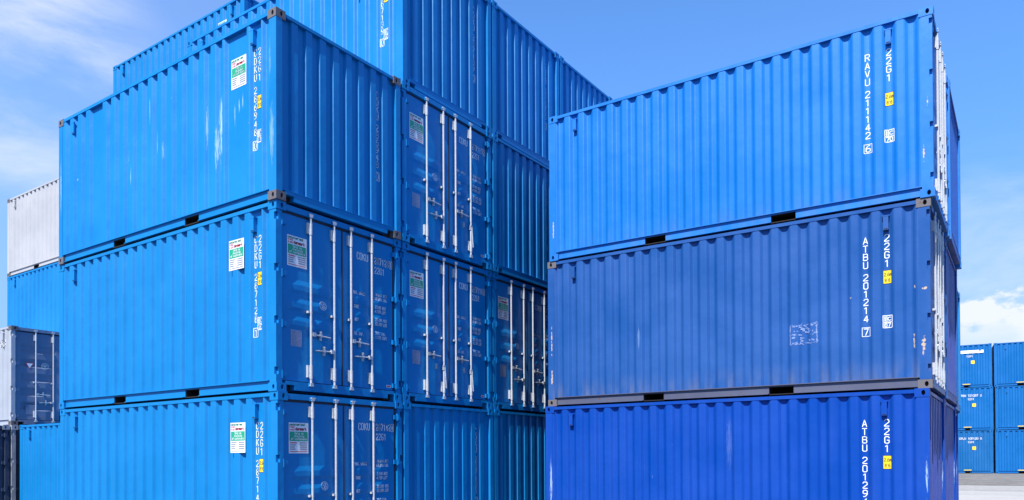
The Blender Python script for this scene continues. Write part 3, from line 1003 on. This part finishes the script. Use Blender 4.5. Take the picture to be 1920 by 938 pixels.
def container(label, loc, group, rz=0.0, L=6.058, body='azure_paint', end=None, post=None, rail=None,
              cast=None, rustcast=(), front='wall', c0=-0.227, wides=(), codes=None, digits=None,
              side_u=(-0.508, -0.418), placard=False, yellow=True, endcode=None, doorcode=None,
              csc=True, loose=False, small=False, pockets=(2.0, 4.05), rod=True, bands=BANDS3, mark=0,
              vents=True, name='shipping_container', typec='22G1', placlabel=None, door_logo=True, yz=1.49):
    end = end or body
    post = post or body
    rail = rail or body
    cast = cast or post
    o = thing(name, label, 'container', group, loc, rz)
    if body.startswith('azure') and not mark:
        mark = 1
    wides = tuple(wides) + (('mark', mark),)
    pts = side_profile(L, c0, wides, mark)
    door = front == 'door'
    K = (round(L, 2),)
    # castings and posts
    for ex in (0, 1):
        for sy in (0, 1):
            for top in (0, 1):
                mn = 'rusty_casting' if (ex, sy, top) in rustcast else cast
                part(('cast', ex, sy, top) + K, 'corner_casting', mn, casting_builder(ex, sy, top, L), o,
                     'rust-stained corner casting' if mn == 'rusty_casting' else None)
            part(('post', ex, sy, door and ex == 0) + K, 'corner_post', post, post_builder(ex, sy, L, door), o)
    for s_ in (0, 1):
        part(('wall', s_, c0, wides) + K, 'side_wall', body, wall_builder(pts, s_, L), o)
        part(('tr', s_) + K, 'top_rail', body, toprail_builder(s_, L), o)
        part(('br', s_, pockets) + K, 'bottom_rail', rail, botrail_builder(s_, L, pockets), o)
    part(('roof',) + K, 'roof', body, roof_builder(L), o)
    part(('floor',) + K, 'floor', body, floor_builder(L), o)
    part(('endw', 1) + K, 'end_wall', end, end_builder(1, L), o)
    part(('hd', 1) + K, 'header', end, header_builder(1, L), o)
    part(('sl', 1) + K, 'sill', end, sill_builder(1, L), o)
    part(('hd', 0, door) + K, 'header', end, header_builder(0, L, door), o)
    part(('sl', 0, door) + K, 'sill', end, sill_builder(0, L, door), o)

    sfn = lambda u, v, lift=0.0025: (u, interp(pts, u) - lift, v)
    flatfn = lambda u, v, lift=0.003: (u, min(interp(pts, u_) for u_ in (u - 0.03, u, u + 0.03)) - lift, v)
    dfn = lambda u, v, lift=0.003: (door_x(u, v) + lift + 0.001, u, v)

    if door:
        part(('gask',), 'door_gasket', 'door_gasket', gasket_builder(), o)
        leaves = []
        for q, (y0, y1) in enumerate(((0.127, 1.203), (1.235, 2.282))):
            lf = part(('leaf', q, len(bands)), 'door', end, leaf_builder(y0, y1, bands, len(bands) == 5), o)
            leaves.append(lf)
            for z in (0.24, 0.93, 1.62, 2.33):
                part(('hinge', q, z), 'hinge', end, hinge_builder(q, z), lf)
            for k_, y in enumerate(((0.595, 1.030), (1.360, 1.790))[q]):
                part(('bar', y), 'locking_bar', end, bar_builder(y, 1, loose), lf)
                dr = 1 if k_ == 0 else -1
                zz = 0.84 if k_ == 0 else 0.63
                lo = k_ == 1 and (loose is True or (loose == 'right' and q == 1))
                part(('hdl', y, lo), 'handle', 'worn_zinc', handle_builder(y, dr, zz, lo), lf,
                     'handle swung down beside its locking bar' if lo else None)
        if placard:
            part(('plac_door',), 'placard', 'placard_white', placard_builder(dfn, 0.215, 1.750), leaves[0])
        if csc:
            def plate(mb):
                mb.box(DOORX + 0.001, DOORX + 0.004, 0.275, 0.465, 0.645, 0.875)
                for k_ in range(9):
                    mb.box(DOORX + 0.0045, DOORX + 0.005, 0.29, 0.29 + (0.16 if k_ % 3 else 0.12), 0.845 - k_ * 0.022, 0.852 - k_ * 0.022, 'placard_grey_print')
            part(('csc',), 'data_plate', 'data_plate', plate, leaves[0])
        if door_logo:
            def logo(mb):
                M = 'white_lettering'
                for rr, th in ((0.062, 0.007), (0.047, 0.004)):
                    stroke(mb, dfn, [(0.845 + rr * math.cos(R(a)), 1.285 + rr * math.sin(R(a))) for a in range(0, 361, 20)], th, M, None)
                stroke(mb, dfn, [(0.820, 1.30), (0.845, 1.275), (0.830, 1.255), (0.860, 1.25)], 0.011, M, None)
                stroke(mb, dfn, [(0.845, 1.315), (0.87, 1.31), (0.86, 1.285), (0.875, 1.265)], 0.011, M, None)
            part(('logo',), 'emblem', 'white_lettering', logo, leaves[0])
        if doorcode:
            pre, num, chk = doorcode

            M = 'white_lettering'

            def dtext(mb):
                word(mb, dfn, num, 1.885, 2.112, 0.098, 0.38, 0.135, 0.185, M)
                word(mb, dfn, chk, 2.228, 2.115, 0.086, 0.40, 0.125, 0.19, M)
                stroke(mb, dfn, [(2.214, 2.100), (2.276, 2.100), (2.276, 2.216), (2.214, 2.216), (2.214, 2.100)], 0.006, M, None)

            def dtext2(mb):
                sm = [('MAX. GROSS', 1.44, 1.575), ('TARE', 1.455, 1.365), ('NET', 1.465, 1.165), ('CU. CAP.', 1.450, 0.955)]
                for s_, u_, v_ in sm:
                    word(mb, dfn, s_, u_, v_, 0.042, 0.38, 0.17, 0.24, M)
                for s_, v_, sl in (('30.480 KGS', 1.60, 0.25), ('67.200 LBS', 1.535, 0), ('2.185 KGS', 1.405, 0), ('4.820 LBS', 1.340, 0.25),
                                   ('28.295 KGS', 1.21, 0), ('62.380 LBS', 1.145, 0), ('33.2 CUM.', 1.00, 0), ('1.173 CUFT', 0.935, 0)):
                    word(mb, dfn, s_, 1.895, v_ + 0.012, 0.042, 0.40, 0.17, 0.24, M, sl)
            part(('dtext', doorcode), 'container_number', M, dtext, leaves[1])
            part(('dpre', pre), 'owner_code', M, lambda mb: word(mb, dfn, pre, 1.520, 2.112, 0.098, 0.42, 0.14, 0.20, M), leaves[1])
            part(('dtype', typec), 'size_code', M, lambda mb: word(mb, dfn, typec, 1.890, 1.965, 0.092, 0.42, 0.125, 0.20, M), leaves[1])
            part(('dtext2',), 'weight_table', M, dtext2, leaves[1])

            def tag_(mb):
                rect(mb, lambda u, v: dfn(u, v, 0.0035), 2.14, 2.24, 0.205, 0.245, 'placard_white')
                rect(mb, lambda u, v: dfn(u, v, 0.005), 2.15, 2.23, 0.213, 0.236, 'placard_red')
            part(('redtag',), 'small_sticker', 'placard_white', tag_, leaves[1])
    else:
        ew = part(('endw', 0) + K, 'end_wall', end, end_builder(0, L), o)
        if endcode:
            efn = lambda u, v: (-interp(END_PTS, u) + 0.0025, u, v)

            def etext(mb):
                column(mb, efn, endcode, 1.973, 2.22, 0.092, 0.115, 0.52, 0.14, 'white_lettering', 0.01)
            part(('etext', endcode), 'container_number', 'white_lettering', etext, ew)

    if vents:
        def vent_(xc):
            def build(mb):
                d0 = interp(pts, xc)
                mb.box(xc - 0.034, xc + 0.034, -0.004, d0 + 0.003, 2.235, 2.425)
                mb.box(xc - 0.026, xc + 0.026, -0.0055, -0.0045, 2.243, 2.256, 'dark_steel_shade')
                mb.box(xc - 0.046, xc + 0.046, -0.006, d0 + 0.002, 2.424, 2.440)
                mb.box(xc - 0.030, xc + 0.030, d0 - 0.004, d0 + 0.002, 2.226, 2.2345, 'dark_steel_shade')
            return build
        for xc in (-0.52 if side_u[0] > -0.7 else -0.555, -L + 0.52):
            part(('vent', xc, c0, wides), 'vent', body, vent_(xc), o)
    if codes:
        tw = 0.60 if side_u[0] < -0.7 else 0.50
        k3 = (side_u, c0, wides)
        part(('sn', codes) + k3, 'container_number', 'white_lettering',
             lambda mb: column(mb, sfn, codes, side_u[0], 2.180, 0.089, 0.1165, tw, 0.125, 'white_lettering'), o)
        part(('st', typec) + k3, 'size_code', 'white_lettering',
             lambda mb: column(mb, sfn, typec, side_u[1], 2.180, 0.091, 0.119, tw, 0.125, 'white_lettering'), o)
        if digits:
            part(('em', digits) + k3, 'emblem', 'white_lettering',
                 lambda mb: mark_box(mb, lambda u, v: sfn(u, v, 0.002), side_u[1] - 0.055, 0.875, digits), o)
        if yellow:
            def ysq(mb):
                u, v = side_u[1] - 0.052, yz
                rect(mb, lambda a, b_: sfn(a, b_, 0.002), u, u + 0.112, v, v + 0.190, 'black_ink', 16)
                rect(mb, lambda a, b_: sfn(a, b_, 0.0035), u + 0.006, u + 0.106, v + 0.006, v + 0.184, 'yellow_sticker', 16)
                word(mb, lambda a, b_: sfn(a, b_, 0.005), '2,6m', u + 0.016, v + 0.110, 0.042, 0.45, 0.14, 0.16, 'black_ink')
                word(mb, lambda a, b_: sfn(a, b_, 0.005), "8'6", u + 0.024, v + 0.030, 0.042, 0.45, 0.14, 0.2, 'black_ink')
            part(('ysq', side_u, c0, wides, yz), 'height_sticker', 'yellow_sticker', ysq, o)
    if placard:
        fn = lambda a, b_, lift=0.003: (a, Y_OUT - lift + (DEEP if 2 in wides else 0.0), b_)
        fn2 = lambda a, b_, lift=0.003: (a, (interp(pts, -0.8 - 0.001) if False else (Y_OUT + (DEEP if mark == 2 else 0))) - lift, b_)
        part(('plac_side', mark == 2), 'placard', 'placard_white', placard_builder(fn2, -1.055, 1.765, faded=True), o, placlabel)
    return o


# ------------------------------------------------------------------ ground
def gz(x, y):
    t_ = min(1.0, max(0.0, (y - 19.0) / 25.0))
    return 0.6 * t_ * t_ * (3 - 2 * t_)


def sheet(name, xs, ys, lift, mname):
    mb = MB()
    n = len(ys)
    vs = [(x, y, gz(x, y) + lift) for x in xs for y in ys]
    fs = [(i * n + j, (i + 1) * n + j, (i + 1) * n + j + 1, i * n + j + 1) for i in range(len(xs) - 1) for j in range(n - 1)]
    mb.faces(vs, fs)
    o = bpy.data.objects.new(name, mb.mesh(name, mname))
    o['kind'] = 'structure'
    col.objects.link(o)
    return o


ys = [-900, -60, -10, 10] + [18 + 1.5 * k for k in range(20)] + [60, 200, 1500]
sheet('ground', [-1200, -60, -20, 0, 10, 20, 60, 1200], ys, 0.0, 'yard_asphalt')
sheet('concrete_apron', [-60, -30, 0, 10, 20, 60, 120], [18 + 1.5 * k for k in range(20)] + [60], 0.006, 'yard_concrete')
sheet('gravel_strip', [-30, 0, 10, 20, 60], [33, 34.5, 36, 37.5, 39, 40.5, 42, 43.5, 45, 46.5, 60], 0.014, 'yard_gravel')

# ------------------------------------------------------------------ the left block
G = 0.0394
COLW = W + G
GA = 'blue containers stacked in the left block'
T = lambda n: (n - 1) * H
O1, O2, O3, O4 = (0, 0), (-0.015, -0.009), (0.0155, -0.034), (-0.035, 0.034)
OFF = {1: O1, 2: O2, 3: O3, 4: O4, 5: (0, 0)}


def A(tier, colm, label, dx=0.0, dy=0.0, **kw):
    ox, oy = OFF[tier]
    return container(label, (ox + dx, oy + dy + colm * COLW, T(tier)), GA, **kw)


A(3, 0, 'worn blue container with white scuffs, topmost of the near corner column, code 286948',
  body='azure_paint_worn', post='azure_post_worn', end='azure_end', rail='azure_paint',
  rustcast=((0, 0, 1), (0, 0, 0), (0, 1, 0), (0, 1, 1), (1, 0, 1), (1, 0, 0)), wides=(16,), mark=2, c0=-0.18, yz=1.34,
  codes='CDKU 286948 |0', digits='31', placard=True, endcode='CDKU 286948 |0', placlabel='white and green company placard above the scuffs')
A(2, 0, 'blue container with doors coded 287128, middle of the near corner column',
  front='door', end='azure_end', placard=True, codes='CDKU 287128 |1', digits='20', doorcode=('CDKU', '287128', '1'))
A(1, 0, 'blue container with doors coded 287142, lowest of the near corner column',
  front='door', end='azure_end', placard=True, codes='CDKU 287142 |4', digits='20', doorcode=('CDKU', '287142', '4'), dx=0.0, dy=0.0)
A(4, 1, 'blue container with corrugated end coded 287139, high above the doors coded 287115',
  end='azure_end', codes='CDKU 287139 |0', digits='20', placard=True, endcode='CDKU 287139 |0')
A(3, 1, 'blue container whose doors read 287115, right of the scuffed container end',
  front='door', end='azure_end', placard=True, codes='CDKU 287115 |2', digits='20', doorcode=('CDKU', '287115', '2'), loose='right')
A(2, 1, 'blue container whose doors read 287116 with a locking handle hanging loose',
  front='door', end='azure_end', placard=True, codes='CDKU 287116 |8', digits='20', doorcode=('CDKU', '287116', '8'), loose=True)
A(1, 1, 'blue container with corrugated end coded 287135, right of the doors coded 287142',
  end='azure_end', codes='CDKU 287135 |8', digits='20', endcode='CDKU 287135 |8')
A(4, 2, 'blue container end, middle one of the three top ends of the left block',
  end='azure_end', codes='CDKU 286955 |3', endcode='CDKU 286955 |3')
A(3, 2, 'blue container with shaded corrugated end right of the doors coded 287115',
  end='azure_end', codes='CDKU 286961 |6', endcode='CDKU 286961 |6')
A(2, 2, 'blue container with shaded doors and white bars right of the doors coded 287116',
  front='door', end='azure_end', placard=True, doorcode=('CDKU', '287120', '5'))
A(1, 2, 'blue container with dark corrugated end right of the end coded 287135', end='azure_end')
A(4, 3, 'blue container at the far right top of the left block, behind the sky blue one', end='azure_end')
for tr in (1, 2, 3):
    A(tr, 3, 'blue container in the hidden fourth column of the left block, tier %s from the ground' % ('one', 'two', 'three')[tr - 1], end='azure_end')

# block behind, to the left
GB = 'containers stacked behind the left block'
container('blue container crowning the stack behind, its side rising highest at upper left', (-7.30, 4.78, T(5)), GB,
          end='azure_end', placard=True, codes='CDKU 287127 |0', digits='20')
for tr, nm in ((4, 'fourth'), (3, 'third'), (2, 'second'), (1, 'first')):
    container('blue container hidden beneath the highest one at upper left, %s from the ground' % nm, (-7.30, 4.78, T(tr)), GB, end='azure_end')
container('plain blue container low at the left, under the grey container doors', (-7.10, 2.27, 0), GB, end='azure_end')
container('white container with corrugated side at the left edge', (-13.72, 4.62, T(4)), GB,
          body='white_box_paint', rustcast=((1, 0, 1), (1, 0, 0)))
container('blue container beneath the white container at the left edge', (-13.72, 4.62, T(3)), GB)
for tr, nm in ((2, 'second'), (1, 'first')):
    container('container hidden below the blue one under the white container, %s from the ground' % nm, (-13.72, 4.72, T(tr)), GB)
gc = container('light grey container with slate doors toned for shade at the left edge', (-13.47, 2.20, H), GB,
               body='grey_box_paint', end='slate_shaded_paint', post='grey_box_paint', front='door', bands=BANDS5, door_logo=False, csc=False,
               rustcast=((0, 0, 1), (0, 0, 0)))
dfn = lambda u, v, lift=0.003: (DOORX + lift, u, v)
gdoor = [ch for ch in gc.children if ch.name.startswith('door') and not ch.name.startswith('door_gasket')][0]


def tri(mb):
    f1 = lambda a, b_: dfn(a, b_, 0.003)
    f2 = lambda a, b_: dfn(a, b_, 0.005)
    mb.face([f1(0.36, 1.66), f1(0.56, 1.66), f1(0.46, 1.50)], 'placard_red')
    mb.face([f2(0.385, 1.648), f2(0.535, 1.648), f2(0.46, 1.525)], 'placard_white')
    mb.face([f2(0.415, 1.64), f2(0.505, 1.64), f2(0.46, 1.565)][::1], 'placard_grey_print') if False else None


part(('sidetext',), 'lettering', 'white_lettering', lambda mb: word(mb, lambda u, v: (u, Y_OUT - 0.004, v), 'sed', -0.66, 2.08, 0.16, 0.5, 0.2, 0.2, 'placard_white'), gc)
part(('tri',), 'warning_sticker', 'placard_white', tri, gdoor)


def logo2(mb):
    M = 'white_lettering'
    for rr, th in ((0.090, 0.008), (0.068, 0.005)):
        stroke(mb, dfn, [(0.84 + rr * math.cos(R(a)), 1.60 + rr * math.sin(R(a))) for a in range(0, 361, 18)], th, M, None)
    stroke(mb, dfn, [(0.80, 1.63), (0.84, 1.57), (0.88, 1.63)], 0.012, M, None)
    stroke(mb, dfn, [(0.84, 1.65), (0.84, 1.55)], 0.012, M, None)


part(('logo2',), 'emblem', 'white_lettering', logo2, gdoor)


def plate2(mb):
    mb.box(DOORX + 0.001, DOORX + 0.004, 0.36, 0.60, 0.30, 0.56)


part(('plate2',), 'data_plate', 'slate_shaded_paint', plate2, gdoor)
container('charcoal container with doors under the light grey container', (-13.44, 2.20, 0), GB,
          body='charcoal_paint', front='door', door_logo=False, csc=False, cast='grey_box_paint', post='grey_box_paint', bands=BANDS5)
container('charcoal container with hinged doors at the bottom left corner', (-13.46, -0.27, 0), GB,
          body='charcoal_paint', front='door', door_logo=False, csc=False, cast='grey_box_paint', bands=BANDS5)

# ------------------------------------------------------------------ the right block
BX, BY, BW = 7.18485, 5.04437, 0.0168728
GC = 'blue containers stacked in the right block'
OB = {3: (0.0923, 0.0222), 2: (0.0382, 0.0366), 1: (0.0, 0.0)}


def B(tier, colm, label, dx=0.0, dy=0.0, **kw):
    ox, oy = OB[tier]
    cx_, sy_ = math.cos(BW), math.sin(BW)
    yl = colm * 2.478
    return container(label, (BX + ox + dx - yl * sy_, BY + oy + dy + yl * cx_, T(tier)), GC, rz=BW, **kw)


B(3, 0, 'bright sky blue container coded 211142, on top of the right stack',
  body='sky_blue_paint', front='door', side_u=(-0.829, -0.555), codes='RAVU 211142 |6', c0=-0.27, yz=1.38, digits='70', rustcast=())
b2 = B(2, 0, 'faded violet blue container coded 201214 with rust chips, second in the right stack',
  body='faded_violet_blue_paint', rail='brown_blue_rail', front='door', side_u=(-0.825, -0.55), c0=-0.27, codes='ATBU 201214 |7', digits='87',
  rustcast=((0, 0, 1), (0, 0, 0), (1, 0, 1), (1, 0, 0)))
B(1, 0, 'deep royal blue container coded 201294, lowest of the right stack',
  body='royal_blue_paint', end='dusty_end_blue', side_u=(-0.815, -0.53), c0=-0.25, codes='ATBU 201294 |5', digits=None)
B(3, 1, 'blue container with its corrugated end just behind the sky blue top container', body='sky_blue_paint', end='violet_blue_end', dx=0.02)
B(2, 1, 'blue container with its corrugated end just behind the faded violet blue container', body='faded_violet_blue_paint', end='dusty_end_blue', rail='brown_blue_rail')
B(1, 1, 'dusty blue container end just behind the royal blue bottom container', body='royal_blue_paint', end='dusty_end_blue')
B(3, 2, 'topmost sliver of blue container at the far back of the right block', body='azure_paint', dx=-0.20)
B(2, 2, 'middle sliver of blue container at the far back of the right block', body='azure_paint', dx=-0.10)
B(1, 2, 'bottom sliver of blue container at the far back of the right block', body='royal_blue_paint', dx=-0.12)

pts2 = side_profile(6.058, -0.27)


def residue(mb):
    rnd = random.Random(5)
    x0, x1, z0, z1 = -1.86, -1.48, 0.74, 1.02
    for k_ in range(210):
        e = k_ % 5
        if e == 0: x, z = rnd.uniform(x0, x1), z1 + rnd.gauss(-0.01, 0.008)
        elif e == 1: x, z = rnd.uniform(x0, x1), z0 + rnd.gauss(0, 0.007)
        elif e == 2: x, z = x0 + rnd.gauss(0, 0.006), rnd.uniform(z0, z1)
        elif e == 3: x, z = x1 + rnd.gauss(0, 0.006), rnd.uniform(z0, z1)
        else: x, z = rnd.uniform(x0, x1), rnd.uniform(z0, z1)
        z += (x - x0) * 0.06
        a, b_ = rnd.uniform(0.004, 0.024), rnd.uniform(0.002, 0.006)
        if e == 4: a, b_ = a * 1.6, b_ * 2.6
        if e in (2, 3): a, b_ = b_, a * 1.3
        q = [(x - a, z - b_ * rnd.random()), (x + a * rnd.random(), z - b_), (x + a, z + b_ * rnd.random()), (x - a * rnd.random(), z + b_)]
        mb.face([(u, interp(pts2, u) - 0.002, v) for u, v in q])


part(('residue',), 'sticker_residue', 'residue_film', residue, b2)

# ------------------------------------------------------------------ far right stacks of short containers
GD = 'short blue containers across the yard'
FY = R(6.0)
L10 = 2.991
base_r = Vector((6.12 + L10 * math.cos(FY), 47.2 + L10 * math.sin(FY), 0.618))
base_l = Vector((6.02, 47.10, 0.618))
specs = [
    (base_l, 3, 'short blue container at top of the far left column, white bar over its code', 'deep_blue_paint', (None, '12G1')),
    (base_l, 2, 'short blue container at middle of the far left column, code 721287', 'deep_blue_paint', ('MTBU 721287 2', '12G1')),
    (base_l, 1, 'short teal blue container on the gravel, lowest of the far left column, code 100120', 'teal_blue_paint', ('CPLU 100120 8', '12G1')),
    (base_r, 3, 'short blue container at top of the far column cut by the right edge', 'deep_blue_paint', None),
    (base_r, 2, 'short blue container at middle of the far column cut by the right edge', 'deep_blue_paint', None),
    (base_r, 1, 'short blue container on the gravel, lowest of the column cut by the right edge', 'deep_blue_paint', None)]
for bp_, tr, lab, mt, cds in specs:
    jx = {1: -0.0, 2: 0.02, 3: -0.02}[tr]
    o = container(lab, (bp_.x + jx, bp_.y, bp_.z + T(tr)), GD, rz=FY, L=L10, body=mt, pockets=((1.30,) if bp_ is base_l else (1.66,)), vents=False, c0=-0.25,
                  name='short_shipping_container')
    pk = -1.30 if bp_ is base_l else -1.66
    pts = side_profile(L10, -0.25)
    ff = lambda u, v, lift=0.006: (u, Y_OUT - lift, v)
    if cds:
        def lt(mb, cds=cds):
            M = 'white_lettering'
            if cds[0]:
                word(mb, ff, cds[0], -1.74, 2.04, 0.115, 0.55, 0.17, 0.24, M)
            else:
                rect(mb, ff, -1.60, -0.42, 2.06, 2.24, M)
        part(('far', cds), 'container_number' if cds[0] else 'cover_strip', 'white_lettering', lt, o)
        part(('fart',), 'size_code', 'white_lettering', lambda mb: word(mb, ff, '12G1', -1.30, 1.83, 0.11, 0.55, 0.17, 0.24, 'white_lettering'), o)

        def ys_(mb):
            rect(mb, ff, -1.07, -0.88, 1.42, 1.62, 'yellow_sticker')
        part(('fary',), 'height_sticker', 'yellow_sticker', ys_, o)

    def strip(mb):
        rect(mb, lambda u, v: (u, 0.0035 if False else -0.002, v), pk - 0.22, pk + 0.18, 0.180, 0.222, 'yellow_sticker')
    part(('farstrip', pk), 'pocket_label', 'yellow_sticker', strip, o)
    for xc in ((-0.60 if bp_ is base_l else -2.40), ):
        def vt(mb, xc=xc):
            mb.box(xc - 0.05, xc + 0.05, -0.012, 0.05, 2.2, 2.4)
        part(('farvent', xc), 'vent', mt, vt, o)
